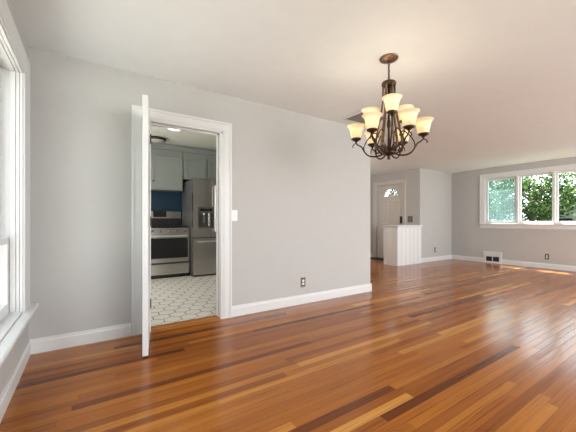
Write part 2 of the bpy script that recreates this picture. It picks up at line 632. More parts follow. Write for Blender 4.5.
# wall behind the camera; two window openings added to pass fill light
bm = BM()
plate(bm, rect(XL - 0.2, XF + 0.2, 0, CH + 0.1), [rect(0.9, 3.5, 0.6, 2.2), rect(5.0, 7.6, 0.6, 2.2)], YR - 0.14, YR, XZ)
struct('wall_back', bm, M['wall'], 'light grey wall behind the viewer', 'wall')
# far wall with the wide triple window
W2Y0, W2Y1, W2Z0, W2Z1 = 1.64, 3.72, 1.02, 2.185
bm = BM()
plate(bm, rect(YR - 0.2, YB, 0, CH + 0.1), [rect(W2Y0, W2Y1, W2Z0, W2Z1)], XF, XF + 0.16, YZ)
struct('wall_far', bm, M['wall'], 'grey far wall under and around the triple window', 'wall')
bm = BM()
box(bm, XG, XF + 0.16, YB, YB + 0.13, 0, CH + 0.1)
struct('wall_living', bm, M['wall'], 'pale grey short wall between entry and far wall', 'wall')
EY0, EY1, EZ = 5.085, 5.975, 2.10      # entry door opening
bm = BM()
plate(bm, [(YB + 0.13, 0), (EY0, 0), (EY0, EZ), (EY1, EZ), (EY1, 0), (YH, 0), (YH, CH + 0.1), (YB + 0.13, CH + 0.1)], [], XG, XG + 0.15, YZ)
struct('wall_entry', bm, M['wall'], 'shaded grey wall around the front door', 'wall')
bm = BM()
box(bm, XL - 0.14, XE, YK, YK + 0.1, 0, KH + 0.1)
struct('wall_kitchen', bm, M['blue'], 'deep blue painted wall behind the range', 'wall')

# ------------------------------------------------------------------ baseboards
BP = [(0, 0), (0.016, 0), (0.016, 0.088), (0.011, 0.098), (0.009, 0.116), (0, 0.116)]
bm = BM()
prism(bm, BP, XL, 0.318, lambda p, q, a: (a, YA - p, q))
struct('baseboard_dining_left', bm, M['trim'], 'white baseboard left of the kitchen doorway', 'baseboard')
bm = BM()
prism(bm, BP, 1.306, XE + 0.016, lambda p, q, a: (a, YA - p, q))
prism(bm, BP, YA - 0.0, YAB + 2.9, lambda p, q, a: (XE + p, a, q))
struct('baseboard_dining_right', bm, M['trim'], 'white baseboard right of the kitchen doorway', 'baseboard')
bm = BM()
prism(bm, BP, YR, YA - 0.017, lambda p, q, a: (XL + p, a, q))
struct('baseboard_left', bm, M['trim'], 'white baseboard under the tall left window', 'baseboard')
bm = BM()
prism(bm, BP, 3.727, YB - 0.017, lambda p, q, a: (XF - p, a, q))
prism(bm, BP, YR, 3.316, lambda p, q, a: (XF - p, a, q))
struct('baseboard_far', bm, M['trim'], 'white baseboard along the far wall', 'baseboard')
bm = BM()
prism(bm, BP, XG + 0.012, XF, lambda p, q, a: (a, YB - p, q))
struct('baseboard_living', bm, M['trim'], 'white baseboard between half wall and far wall', 'baseboard')
bm = BM()
prism(bm, BP, YB + 0.45, 4.985, lambda p, q, a: (XG - p, a, q))
prism(bm, BP, 6.085, YH, lambda p, q, a: (XG - p, a, q))
struct('baseboard_entry', bm, M['trim'], 'white baseboard beside the front door', 'baseboard')

# ------------------------------------------------------------------ kitchen doorway: casing, jamb, threshold, leaf
CX0, CX1, CZ = 0.32, 1.304, 2.13
bm = BM()
prof = [(0, 0), (0.014, 0), (0.017, 0.012), (0.017, 0.072), (0.024, 0.082), (0.024, 0.10), (0, 0.10)]


def casing(bm, u0, u1, v0, v1, wd, mp, sill=False):
    """picture-frame casing with a stepped profile; inner edge u0,u1 / v1, width wd; mp(u,v,w) w = out of wall"""
    steps = [(0.0, 0.013), (wd * 0.14, 0.018), (wd * 0.70, 0.018), (wd * 0.80, 0.026), (wd, 0.026)]
    for (a, h), (b, h2) in zip(steps, steps[1:]):
        h = max(h, 0.013)
        out = [(u0 - b, v0), (u0 - a, v0), (u0 - a, v1 + a), (u1 + a, v1 + a), (u1 + a, v0), (u1 + b, v0), (u1 + b, v1 + b), (u0 - b, v1 + b)]
        plate(bm, out, [], 0, h, mp)


# right and head members 0.1 wide; the left one meets the hinge jamb
casing(bm, 0.42, CX1 - 0.10, 0, CZ - 0.10, 0.10, lambda u, v, w: (u, YA - w, v))
struct('trim_1', bm, M['trim'], 'white casing around the kitchen doorway', 'door casing')
bm = BM()
box(bm, 0.405, OX0, YA - 0.010, YAB + 0.01, 0, OZ + 0.02)
box(bm, OX1, CX1 - 0.085, YA - 0.010, YAB + 0.01, 0, OZ + 0.02)
box(bm, 0.405, CX1 - 0.085, YA - 0.010, YAB + 0.01, OZ, OZ + 0.035)
box(bm, OX1 - 0.012, OX1, YA + 0.06, YA + 0.10, 0.0, OZ)
box(bm, OX0, OX1, YA + 0.06, YA + 0.10, OZ - 0.012, OZ)
struct('trim_2', bm, M['trim'], 'white jamb lining the kitchen doorway', 'door jamb')
bm = BM()
prism(bm, [(0, 0), (0.11, 0), (0.09, 0.010), (0.02, 0.010)], OX0, OX1, lambda p, q, a: (a, YA + 0.035 + p, q))
struct('threshold', bm, M['strip'], 'oak threshold between wood floor and hexagon tile', 'threshold')

# door leaf standing open, nearly edge-on to the viewer (hinged on the left jamb)
hx, hy = OX0 - 0.030, YA - 0.020
fx_, fy_ = 0.357, 2.545
ang = math.atan2(fy_ - hy, fx_ - hx)
L = math.hypot(fy_ - hy, fx_ - hx)
leaf = thing('door_1', 'white kitchen door standing open into the dining room', 'door', (hx, hy, 0.012), ang, kind='structure')
bm = BM()
box(bm, 0.0, L, -0.021, 0.021, 0, 2.022)
obj('door_leaf', bm, M['trim'], leaf, bevel=0.002)
for hz in (0.22, 1.0, 1.78):
    bm = BM()
    lathe(bm, [(0.006, 0), (0.006, 0.09)], 10, (0.004, 0.026, hz))
    obj('hinge', bm, M['bronze'], leaf)

# ------------------------------------------------------------------ left window (two tall double-hung units)
win = thing('window_1', 'tall white double-hung window on the left wall', 'window', kind='structure')
mpl = lambda u, v, w: (XL + w, u, v)
bm = BM()
for (a, b, h) in ((0.0, 0.012, 0.021), (0.012, 0.018, 0.014), (0.018, 0.232, 0.021)):
    out = [(W1Y0 - b, 0.398), (W1Y0 - a, 0.398), (W1Y0 - a, W1Z1 + a), (W1Y1 + a, W1Z1 + a), (W1Y1 + a, 0.398), (W1Y1 + b, 0.398),
           (W1Y1 + b, W1Z1 + min(b, 0.16)), (W1Y0 - b, W1Z1 + min(b, 0.16))]
    plate(bm, out, [], 0, h, mpl)
obj('casing', bm, M['trim'], win)
bm = BM()
prism(bm, [(-0.14, 0.385), (0.062, 0.385), (0.068, 0.391), (0.068, 0.405), (0.062, 0.411), (-0.14, 0.420)], W1Y0 - 0.27, W1Y1 + 0.262,
      lambda p, q, a: (XL + p, a, q))
obj('window_stool', bm, M['trim'], win)
bm = BM()
box(bm, XL, XL + 0.018, W1Y0 - 0.2, W1Y1 + 0.2, 0.30, 0.384)
obj('apron', bm, M['trim'], win, bevel=0.003)
bm = BM()     # jamb lining with stops
for (w0, w1, e) in ((0.010, -0.005, 0.010), (-0.005, -0.009, 0.001), (-0.009, -0.025, 0.008), (-0.025, -0.029, 0.001), (-0.029, -0.057, 0.010), (-0.057, -0.14, 0.001)):
    plate(bm, rect(W1Y0 - 0.001, W1Y1 + 0.001, W1Z0, W1Z1 + 0.001), [rect(W1Y0 + e, W1Y1 - e, W1Z0 + 0.001, W1Z1 - e)], w1, w0, mpl)
MY = (W1Y0 + W1Y1) / 2
box(bm, XL - 0.14, XL + 0.004, MY - 0.06, MY + 0.06, W1Z0, W1Z1)
obj('jamb', bm, M['trim'], win)
for (a, b) in ((MY + 0.06, W1Y1 - 0.003), (W1Y0 + 0.003, MY - 0.06)):
    zm = 0.925
    for nm, z0, z1, d0, d1 in (('lower_sash', W1Z0 + 0.002, zm + 0.02, -0.097, -0.062), ('upper_sash', zm - 0.02, W1Z1 - 0.003, -0.137, -0.102)):
        bm = BM()
        plate(bm, rect(a, b, z0, z1), [rect(a + 0.05, b - 0.05, z0 + (0.07 if nm[0] == 'l' else 0.045), z1 - 0.045)], d0, d1, mpl)
        s = obj(nm, bm, M['trim'], win, bevel=0.004)
        bm = BM()
        box(bm, XL + (d0 + d1) / 2 - 0.002, XL + (d0 + d1) / 2 + 0.002, a + 0.045, b - 0.045, z0 + 0.04, z1 - 0.04)
        obj('pane', bm, M['glass'], s)

# ------------------------------------------------------------------ far triple window
win = thing('window_2', 'wide white triple window on the far wall', 'window', kind='structure')
mpf = lambda u, v, w: (XF - w, u, v)
bm = BM()
casing(bm, W2Y0 + 0.01, W2Y1 - 0.01, 1.005, W2Z1 - 0.01, 0.112, mpf)
obj('casing', bm, M['trim'], win)
bm = BM()
prism(bm, [(-0.10, 0.985), (0.05, 0.985), (0.056, 0.995), (0.05, 1.008), (-0.10, 1.022)], W2Y0 - 0.12, W2Y1 + 0.115, lambda p, q, a: (XF - p, a, q))
obj('window_stool', bm, M['trim'], win)
bm = BM()
prism(bm, [(0, 0.885), (0.014, 0.885), (0.018, 0.90), (0.018, 0.984), (0, 0.984)], W2Y0 - 0.10, W2Y1 + 0.10, lambda p, q, a: (XF - p, a, q))
obj('apron', bm, M['trim'], win)
bm = BM()
plate(bm, rect(W2Y0, W2Y1, W2Z0 - 0.01, W2Z1), [rect(W2Y0 + 0.018, W2Y1 - 0.018, W2Z0 + 0.008, W2Z1 - 0.018)], -0.16, 0.004, mpf)
units = [(3.012, W2Y1 - 0.018), (2.325, 2.975), (W2Y0 + 0.018, 2.288)]
for a, b in ((2.975, 3.012), (2.288, 2.325)):
    box(bm, XF - 0.012, XF + 0.15, a, b, W2Z0, W2Z1)
obj('window_frame', bm, M['trim'], win)
for i, (a, b) in enumerate(units):
    st = 0.05 if i == 0 else 0.034
    bm = BM()
    plate(bm, rect(a, b, W2Z0 + 0.008, W2Z1 - 0.018), [rect(a + st, b - st, W2Z0 + 0.008 + 0.042, W2Z1 - 0.018 - 0.035)], -0.11, -0.06, mpf)
    s = obj('sash', bm, M['trim'], win, bevel=0.004)
    bm = BM()
    box(bm, XF + 0.083, XF + 0.087, a + st - 0.005, b - st + 0.005, W2Z0 + 0.045, W2Z1 - 0.048)
    obj('pane', bm, M['glass'], s)
    if i == 0:
        bm = BM()
        plate(bm, rect(a + 0.006, b - 0.006, W2Z0 + 0.014, W2Z1 - 0.024), [rect(a + 0.055, b - 0.055, W2Z0 + 0.06, W2Z1 - 0.07)], -0.058, -0.046, mpf)
        sf = obj('screen_frame', bm, M['trim'], win)
        bm = BM()
        box(bm, XF + 0.051, XF + 0.0515, a + 0.05, b - 0.05, W2Z0 + 0.055, W2Z1 - 0.065)
        obj('insect_screen', bm, M['screen'], sf)

# ------------------------------------------------------------------ entry door
ed = thing('door_2', 'pale six-panel front door with a fan window, behind the half wall', 'door', kind='structure')
fan = []
fy0, fy1, fz0, fz1 = 5.245, 5.745, 1.775, 2.000
fcy = (fy0 + fy1) / 2
for i in range(17):
    a = PI * i / 16
    fan.append((fcy + (fy1 - fy0) / 2 * math.cos(a) * (1.0), fz0 + (fz1 - fz0) * math.sin(a)))
bm = BM()
plate(bm, rect(EY0 + 0.003, EY1 - 0.003, 0.001, EZ - 0.003), [fan], XG + 0.040, XG + 0.085, YZ)


def raised(bm, y0, y1, z0, z1, x):
    """raised field of a moulded door panel"""
    ins = 0.03
    v = [bm.verts.new((x, *p)) for p in rect(y0, y1, z0, z1)]
    w = [bm.verts.new((x - 0.009, *p)) for p in rect(y0 + 0.008, y1 - 0.008, z0 + 0.008, z1 - 0.008)]
    u = [bm.verts.new((x - 0.003, *p)) for p in rect(y0 + ins, y1 - ins, z0 + ins, z1 - ins)]
    for A, B in ((v, w), (w, u)):
        for i in range(4):
            j = (i + 1) % 4
            bm.faces.new([A[i], A[j], B[j], B[i]])
    bm.faces.new(u)


dm = (EY0 + EY1) / 2
obj('door_leaf', bm, M['entry'], ed)
bm = BM()
for (z0, z1) in ((0.22, 0.86), (0.98, 1.66)):
    for (y0, y1) in ((EY0 + 0.12, dm - 0.05), (dm + 0.05, EY1 - 0.12)):
        raised(bm, y0, y1, z0, z1, XG + 0.040)
obj('door_panels', bm, M['entry'], ed)
bm = BM()
inner = [(fcy + (y - fcy) * 0.93, fz0 + 0.012 + (z - fz0) * 0.90) for y, z in fan]
outer = [(fcy + (y - fcy) * 1.08, fz0 - 0.015 + (z - fz0) * 1.14) for y, z in fan]
plate(bm, outer, [inner], XG + 0.030, XG + 0.046, YZ)
for a in (PI * 0.25, PI * 0.5, PI * 0.75):
    p0 = Vector((XG + 0.05, fcy, fz0 + 0.01))
    p1 = Vector((XG + 0.05, fcy + (fy1 - fy0) / 2 * math.cos(a) * 0.95, fz0 + (fz1 - fz0) * math.sin(a) * 0.95))
    tube(bm, [p0, p1], 0.014, 6, 1)
fl = obj('fanlight', bm, M['entry'], ed)
bm = BM()
plate(bm, [(fcy + (y - fcy) * 0.99, fz0 + 0.003 + (z - fz0) * 0.98) for y, z in fan], [], XG + 0.060, XG + 0.064, YZ)
obj('pane', bm, M['glass'], fl)
bm = BM()
box(bm, XG + 0.016, XG + 0.040, 5.075 + 0.045, 5.185, 1.02, 1.205)
kp = obj('keypad_lock', bm, M['black'], ed, bevel=0.006)
bm = BM()
lathe(bm, [(0.012, 0), (0.012, 0.03), (0.028, 0.04), (0.030, 0.055), (0.018, 0.068)], 16)
bmesh.ops.transform(bm, matrix=Matrix.Translation((XG + 0.04, 5.15, 0.92)) @ Matrix.Rotation(-PI / 2, 4, 'Y'), verts=bm.verts[:])
obj('door_knob', bm, M['bronze'], ed, smooth=True)
bm = BM()
casing(bm, EY0 - 0.006, EY1 + 0.006, 0, EZ + 0.006, 0.10, lambda u, v, w: (XG - w, u, v))
struct('trim_3', bm, M['entry'], 'pale casing around the front door', 'door casing')

# ------------------------------------------------------------------ half wall of beadboard between entry and living room
hw = thing('half_wall', 'white beadboard half wall beside the front door', 'half wall', (6.10, 4.515, 0))
hl, hd, hh_ = 0.972, 0.42, 0.945
bm = BM()
box(bm, 0.008, hl, 0.010, hd - 0.008, 0, hh_)
obj('wall_core', bm, M['panel'], hw)
bm = BM()
n = 6
bw = hl / n
for i in range(n):       # boards with V joints and a centre bead, long side
    x0, x1 = i * bw, (i + 1) * bw
    prism(bm, [(x0, 0.010), (x0 + 0.004, 0.0), (x1 - 0.016, 0.0), (x1 - 0.010, 0.010)], 0.0, hh_, lambda p, q, a: (p, q, a))
obj('beadboard', bm, M['panel'], hw)
bm = BM()
n = 3
bw = (hd - 0.02) / n
for i in range(n):
    y0, y1 = 0.011 + i * bw, 0.011 + (i + 1) * bw
    prism(bm, [(0.008, y0), (-0.002, y0 + 0.003), (-0.002, y1 - 0.005), (0.008, y1 - 0.002)], 0.0, hh_, lambda p, q, a: (p, q, a))
obj('beadboard', bm, M['panel'], hw)
bm = BM()
box(bm, -0.03, hl + 0.004, -0.028, hd + 0.02, hh_, hh_ + 0.028)
obj('wall_cap', bm, M['trim'], hw, bevel=0.008)
bm = BM()
box(bm, -0.014, hl + 0.0, -0.014, hd, hh_ - 0.03, hh_)
obj('cap_moulding', bm, M['trim'], hw, bevel=0.006)

# ------------------------------------------------------------------ outlets, switches, vents


def outlet(name, label, mp_axis, loc, w=0.074, h=0.122, plate_m='plate', group='wall outlets'):
    """local frame: x = along the wall, y = out of the wall (negative = into room), z up"""
    t = thing(name, label, 'outlet', loc, mp_axis, group=None)
    bm = BM()
    box(bm, -w / 2, w / 2, -0.006, 0, -h / 2, h / 2)
    obj('cover_plate', bm, M[plate_m], t, bevel=0.002)
    for s in (-1, 1):
        bm = BM()
        pts = []
        for i in range(16):
            a = 2 * PI * i / 16
            pts.append((0.0165 * math.cos(a), s * 0.0195 + max(-0.0135, min(0.0135, 0.0165 * math.sin(a)))))
        plate(bm, pts, [], -0.0085, -0.005, lambda u, v, q: (u, q, v))
        so = obj('socket', bm, M['socket'], t)
        bm = BM()
        box(bm, -0.0075, -0.005, -0.0088, -0.0082, s * 0.0195 - 0.001, s * 0.0195 + 0.008)
        box(bm, 0.005, 0.0075, -0.0088, -0.0082, s * 0.0195 - 0.001, s * 0.0195 + 0.008)
        obj('slot', bm, M['black'], so)
    return t


outlet('wall_outlet', 'dark-plated outlet low on the dining wall right of the doorway', 0, (2.29, YA, 0.275))
outlet('wall_outlet', 'dark-plated outlet low on the short wall beside the half wall', 0, (7.77, YB, 0.300), w=0.078, h=0.13)
outlet('wall_outlet', 'dark-plated outlet under the wide triple window', -PI / 2, (XF, 2.43, 0.268))

sw = thing('light_switch', 'white light switch beside the kitchen doorway', 'light switch', (1.342, YA, 1.122))
bm = BM()
box(bm, -0.036, 0.036, -0.006, 0, -0.060, 0.060)
obj('cover_plate', bm, M['socket'], sw, bevel=0.002)
bm = BM()
box(bm, -0.005, 0.005, -0.016, -0.006, -0.012, 0.012)
obj('toggle', bm, M['socket'], sw, bevel=0.001)

sw = thing('switch_bank', 'pewter switch plate beside the front door', 'light switch', (XG, 4.85, 1.125), -PI / 2)
bm = BM()
box(bm, -0.075, 0.075, -0.006, 0, -0.085, 0.085)
obj('cover_plate', bm, M['plate_grey'], sw, bevel=0.002)
for sx in (-0.036, 0.036):
    for sz in (-0.040, 0.040):
        bm = BM()
        box(bm, sx - 0.012, sx + 0.012, -0.010, -0.006, sz - 0.022, sz + 0.022)
        obj('rocker', bm, M['plate'], sw, bevel=0.001)

# baseboard register
rg = thing('baseboard_register', 'white baseboard heat register with two dark grilles under the window', 'vent', (XF, 3.5215, 0), -PI / 2)
rw = 0.411
bm = BM()
plate(bm, rect(-rw / 2, rw / 2, 0.0, 0.262), [rect(-0.150, -0.008, 0.045, 0.165), rect(0.008, 0.150, 0.045, 0.165)], -0.030, 0, XZ)
box(bm, -rw / 2 - 0.008, rw / 2 + 0.008, -0.038, 0, 0.262, 0.285)
obj('housing', bm, M['trim'], rg, bevel=0.003)
for s in (-1, 1):
    c = s * 0.079
    bm = BM()
    box(bm, c - 0.071, c + 0.071, -0.008, -0.001, 0.045, 0.165)
    for i in range(8):
        z = 0.052 + i * 0.0145
        box(bm, c - 0.071, c + 0.071, -0.024, -0.009, z, z + 0.003)
    for i in range(1, 4):
        x = c - 0.071 + i * 0.0355
        box(bm, x - 0.002, x + 0.002, -0.022, -0.010, 0.045, 0.165)
    obj('grille', bm, M['vent_dark'], rg)

# ceiling return grille
cv = thing('ceiling_vent', 'grey louvred return grille in a white frame on the ceiling behind the chandelier', 'vent', (2.82, 2.56, CH))
bm = BM()
plate(bm, rect(0, 0.52, 0, 0.40), [rect(0.035, 0.485, 0.035, 0.365)], -0.014, 0, XY)
obj('vent_frame', bm, M['trim'], cv, bevel=0.003)
bm = BM()
box(bm, 0.035, 0.485, 0.035, 0.365, -0.003, -0.0005)
for i in range(20):
    y = 0.040 + i * 0.0164
    prism(bm, [(y, -0.004), (y + 0.002, -0.004), (y + 0.010, -0.013), (y + 0.008, -0.013)], 0.035, 0.485, lambda p, q, a: (a, p, q))
obj('louvre_grille', bm, M['vent'], cv)

# doormat
bm = BM()
box(bm, 6.68, 7.05, 5.15, 5.97, 0.0, 0.012)
tag(obj('doormat', bm, M['mat'], bevel=0.004), 'dark doormat at the foot of the front door', 'doormat')

# ------------------------------------------------------------------ kitchen: range
RX0, RX1, RY = 0.850, 1.606, 5.885
rgm = thing('gas_range', 'stainless gas range with black oven window against the blue wall', 'stove', (RX0, RY, 0.004))
w = RX1 - RX0
bm = BM()
box(bm, 0, w, 0.03, 0.715, 0.07, 0.915)
obj('range_body', bm, M['steel_dark'], rgm)
bm = BM()
box(bm, 0.02, w - 0.02, 0.06, 0.68, 0.0, 0.07)
obj('toe_kick', bm, M['black'], rgm)
bm = BM()
prism(bm, [(0.03, 0.79), (-0.005, 0.79), (-0.008, 0.80), (0.012, 0.935), (0.04, 0.945), (0.06, 0.945), (0.06, 0.79)], 0, w, lambda p, q, a: (a, p, q))
cpn = obj('control_panel', bm, M['steel'], rgm)
for i in range(5):
    bm = BM()
    lathe(bm, [(0.026, 0), (0.026, 0.008), (0.020, 0.012), (0.018, 0.036), (0.006, 0.038)], 18)
    bmesh.ops.transform(bm, matrix=Matrix.Translation((0.09 + i * (w - 0.18) / 4, 0.006, 0.875)) @ Matrix.Rotation(PI / 2 - 0.15, 4, 'X'), verts=bm.verts[:])
    obj('burner_knob', bm, M['plate_grey'], cpn, smooth=False)
bm = BM()
plate(bm, rect(0.006, w - 0.006, 0.295, 0.782), [rect(0.035, w - 0.035, 0.375, 0.745)], -0.012, 0.03, XZ)
od = obj('oven_door', bm, M['steel'], rgm, bevel=0.003)
bm = BM()
box(bm, 0.03, w - 0.03, -0.010, 0.0, 0.37, 0.75)
obj('oven_window', bm, M['black_glass'], od)
bm = BM()
tube(bm, [(0.05, -0.055, 0.815 - 0.03), (w - 0.05, -0.055, 0.815 - 0.03)], 0.014, 10, 1)
box(bm, 0.065, 0.09, -0.055, -0.008, 0.772, 0.795)
box(bm, w - 0.09, w - 0.065, -0.055, -0.008, 0.772, 0.795)
obj('oven_handle', bm, M['steel_bar'], od, smooth=False)
bm = BM()
box(bm, 0.006, w - 0.006, -0.012, 0.03, 0.07, 0.268)
box(bm, 0.006, w - 0.006, -0.022, -0.012, 0.235, 0.268)
obj('warming_drawer', bm, M['steel'], rgm, bevel=0.003)
bm = BM()
box(bm, 0.0, w, 0.06, 0.66, 0.915, 0.930)
obj('cooktop', bm, M['iron'], rgm)
for gx in range(3):
    bm = BM()
    x0 = 0.015 + gx * (w - 0.03) / 3
    x1 = x0 + (w - 0.03) / 3 - 0.006
    for y in (0.09, 0.22, 0.36, 0.50, 0.63):
        box(bm, x0, x1, y, y + 0.014, 0.955, 0.972)
    for x in (x0, (x0 + x1) / 2 - 0.007, x1 - 0.014):
        box(bm, x, x + 0.014, 0.09, 0.644, 0.955, 0.972)
    for x in (x0, x1 - 0.014):
        for y in (0.09, 0.63):
            box(bm, x, x + 0.014, y, y + 0.014, 0.930, 0.956)
    obj('grate', bm, M['iron'], rgm)
bm = BM()
prism(bm, [(0.655, 0.915), (0.715, 0.915), (0.715, 1.285), (0.675, 1.285), (0.655, 1.265), (0.648, 1.12), (0.655, 1.105)], 0, w, lambda p, q, a: (a, p, q))
bg = obj('backguard', bm, M['steel'], rgm)
bm = BM()
prism(bm, [(0.645, 1.145), (0.655, 1.145), (0.660, 1.265), (0.650, 1.265)], 0.21, 0.46, lambda p, q, a: (a, p, q))
obj('clock_display', bm, M['black_glass'], bg)
bm = BM()
box(bm, 0.0, w, 0.640, 0.654, 0.915, 1.105)
obj('vent_trim', bm, M['iron'], bg)

# ------------------------------------------------------------------ kitchen: refrigerator
FX0, FX1, FY = 1.622, 2.53, 5.72
fr = thing('refrigerator', 'stainless french-door refrigerator with a dispenser right of the range', 'refrigerator', (FX0, FY, 0.004))
w = FX1 - FX0
bm = BM()
box(bm, 0, w, 0.075, 0.80, 0.03, 1.86)
obj('fridge_body', bm, M['steel_dark'], fr)
bm = BM()
box(bm, 0.02, w - 0.02, 0.05, 0.7, 0.0, 0.03)
obj('toe_grille', bm, M['black'], fr)


def fridge_front(bm, x0, x1, z0, z1, hole=None):
    """slightly bowed stainless front panel"""
    n = 10
    ys = [-0.014 * (1 - (2 * i / n - 1) ** 2) for i in range(n + 1)]
    xs = [x0 + (x1 - x0) * i / n for i in range(n + 1)]
    for i in range(n):
        zz = [(z0, z1)]
        if hole and xs[i] >= hole[0] - 1e-6 and xs[i + 1] <= hole[1] + 1e-6:
            zz = [(z0, hole[2]), (hole[3], z1)]
        for a, b in zz:
            v = []
            for z in (a, b):
                for x, y in ((xs[i], ys[i]), (xs[i + 1], ys[i + 1]), (xs[i + 1], 0.07), (xs[i], 0.07)):
                    v.append(bm.verts.new((x, y, z)))
            for f in ((0, 1, 2, 3), (7, 6, 5, 4), (0, 4, 5, 1), (1, 5, 6, 2), (2, 6, 7, 3), (3, 7, 4, 0)):
                bm.faces.new([v[q] for q in f])
    bmesh.ops.remove_doubles(bm, verts=bm.verts[:], dist=1e-5)


hw_ = w / 2
bm = BM()
fridge_front(bm, 0.003, hw_ - 0.003, 0.752, 1.885, (0.003 + (hw_ - 0.006) * 0.2, 0.003 + (hw_ - 0.006) * 0.9, 0.93, 1.335))
ld = obj('fridge_door', bm, M['steel'], fr)
bm = BM()
fridge_front(bm, hw_ + 0.003, w - 0.003, 0.752, 1.885)
rd = obj('fridge_door', bm, M['steel'], fr)
bm = BM()
fridge_front(bm, 0.003, w - 0.003, 0.035, 0.738)
fd = obj('freezer_drawer', bm, M['steel'], fr)
dx0, dx1 = 0.003 + (hw_ - 0.006) * 0.2, 0.003 + (hw_ - 0.006) * 0.9
bm = BM()
box(bm, dx0, dx1, 0.045, 0.069, 0.93, 1.335)
plate(bm, rect(dx0, dx1, 0.93, 1.335), [rect(dx0 + 0.014, dx1 - 0.014, 0.95, 1.215)], -0.018, 0.045, XZ)
disp = obj('dispenser', bm, M['steel_dark'], ld)
bm = BM()
box(bm, dx0 + 0.04, dx1 - 0.04, -0.021, -0.017, 1.255, 1.305)
obj('display', bm, M['black_glass'], disp)
bm = BM()
box(bm, dx0 + 0.10, dx0 + 0.15, 0.02, 0.044, 1.03, 1.18)
lathe(bm, [(0.012, 0), (0.012, 0.035)], 12, (dx0 + 0.125, 0.01, 1.19))
obj('paddle', bm, M['steel'], disp)
bm = BM()
tube(bm, [(dx1 - 0.09, 0.005, 0.96), (dx1 - 0.09, 0.0, 1.10), (dx1 - 0.09, 0.008, 1.215)], 0.022, 10)
obj('spout', bm, M['steel'], disp)


def vhandle(x, z0, z1):
    bm = BM()
    tube(bm, [(x, -0.062, z0), (x, -0.062, z1)], 0.014, 10, 1)
    for z in (z0 + 0.04, z1 - 0.04):
        box(bm, x - 0.010, x + 0.010, -0.062, -0.002, z - 0.010, z + 0.010)
    return bm


obj('door_handle', vhandle(hw_ - 0.035, 0.86, 1.76), M['steel_bar'], ld)
obj('door_handle', vhandle(hw_ + 0.035, 0.86, 1.76), M['steel_bar'], rd)
bm = BM()
tube(bm, [(0.06, -0.075, 0.675), (w - 0.06, -0.075, 0.675)], 0.015, 10, 1)
for x in (0.12, w - 0.12):
    box(bm, x - 0.01, x + 0.01, -0.075, -0.005, 0.665, 0.685)
obj('drawer_handle', bm, M['steel_bar'], fd)

# ------------------------------------------------------------------ kitchen: wall cabinets and frieze
CY = 6.27


def cab_door(x0, x1, z0, z1, parent, y=CY):
    bm = BM()
    fw = 0.055
    plate(bm, rect(x0, x1, z0, z1), [rect(x0 + fw, x1 - fw, z0 + fw, z1 - fw)], y - 0.022, y - 0.001, XZ)
    box(bm, x0 + fw - 0.002, x1 - fw + 0.002, y - 0.010, y - 0.002, z0 + fw - 0.002, z1 - fw + 0.002)
    return obj('cabinet_door', bm, M['cabinet'], parent, bevel=0.002)


def knob(x, z, parent, y=CY - 0.022):
    bm = BM()
    lathe(bm, [(0.006, 0), (0.006, 0.012), (0.015, 0.018), (0.016, 0.026), (0.008, 0.031)], 14)
    bmesh.ops.transform(bm, matrix=Matrix.Translation((x, y, z)) @ Matrix.Rotation(PI / 2, 4, 'X'), verts=bm.verts[:])
    obj('knob', bm, M['iron'], parent, smooth=True)


def wall_cab(x0, x1, z0, z1, doors, label, knobs):
    t = thing('wall_cabinet', label, 'cabinet')
    bm = BM()
    box(bm, x0, x1, CY, YK - 0.002, z0, z1)
    obj('cabinet_body', bm, M['cabinet'], t, bevel=0.002)
    for (a, b), k_ in zip(doors, knobs):
        d = cab_door(a, b, z0 + 0.025, z1 - 0.10, t)
        if k_ is not None:
            knob(k_, z0 + 0.16, d)
    return t


wall_cab(0.30, 0.868, 1.68, 2.47, [(0.32, 0.855)], 'grey-green wall cabinet left of the range, behind the open door', [0.82])
wall_cab(0.870, 1.575, 1.68, 2.47, [(0.985, 1.560)], 'grey-green wall cabinet above the range', [1.012])
wall_cab(1.577, 2.60, 1.925, 2.47, [(1.60, 2.055), (2.09, 2.56)], 'grey-green wall cabinet above the refrigerator', [None, None])
bm = BM()
prism(bm, [(CY + 0.01, 2.472), (CY - 0.012, 2.472), (CY - 0.012, 2.565), (CY - 0.03, 2.578), (CY - 0.03, KH - 0.016), (YK - 0.002, KH - 0.016), (YK - 0.002, 2.472)], XL, XE - 0.13, lambda p, q, a: (a, p, q))
struct('trim_4', bm, M['cabinet'], 'grey-green frieze board above the wall cabinets', 'trim')

# base cabinet left of the range with worktop
bc = thing('base_cabinet', 'grey-green base cabinet left of the range', 'cabinet')
bm = BM()
box(bm, 0.15, 0.846, 5.98, YK - 0.002, 0.10, 0.87)
obj('cabinet_body', bm, M['cabinet'], bc)
bm = BM()
box(bm, 0.15, 0.846, 6.04, YK - 0.01, 0.004, 0.10)
obj('toe_kick', bm, M['black'], bc)
d = cab_door(0.165, 0.83, 0.12, 0.85, bc, 5.98)
knob(0.79, 0.78, d, 5.958)
bm = BM()
box(bm, 0.14, 0.846, 5.95, YK - 0.002, 0.872, 0.905)
tag(obj('worktop', bm, M['socket'], bevel=0.004), 'pale worktop left of the range', 'countertop')


# kitchen ceiling lights
def flush_light(loc, r, label, bowl):
    t = thing('ceiling_light', label, 'ceiling light', loc)
    bm = BM()
    lathe(bm, [(r * 0.8, 0), (r, -0.010), (r * 1.02, -0.045), (r * 0.93, -0.052), (r * 0.90, -0.035), (r * 0.5, -0.02)], 28)
    obj('rim', bm, M['bronze'], t, smooth=True)
    bm = BM()
    lathe(bm, [(r * 0.90, -0.040), (r * 0.80, -0.058), (r * 0.55, -0.072), (r * 0.2, -0.080), (0.004, -0.081)], 28, cap=False)
    obj('glass_bowl', bm, M[bowl], t, smooth=True)
    return t


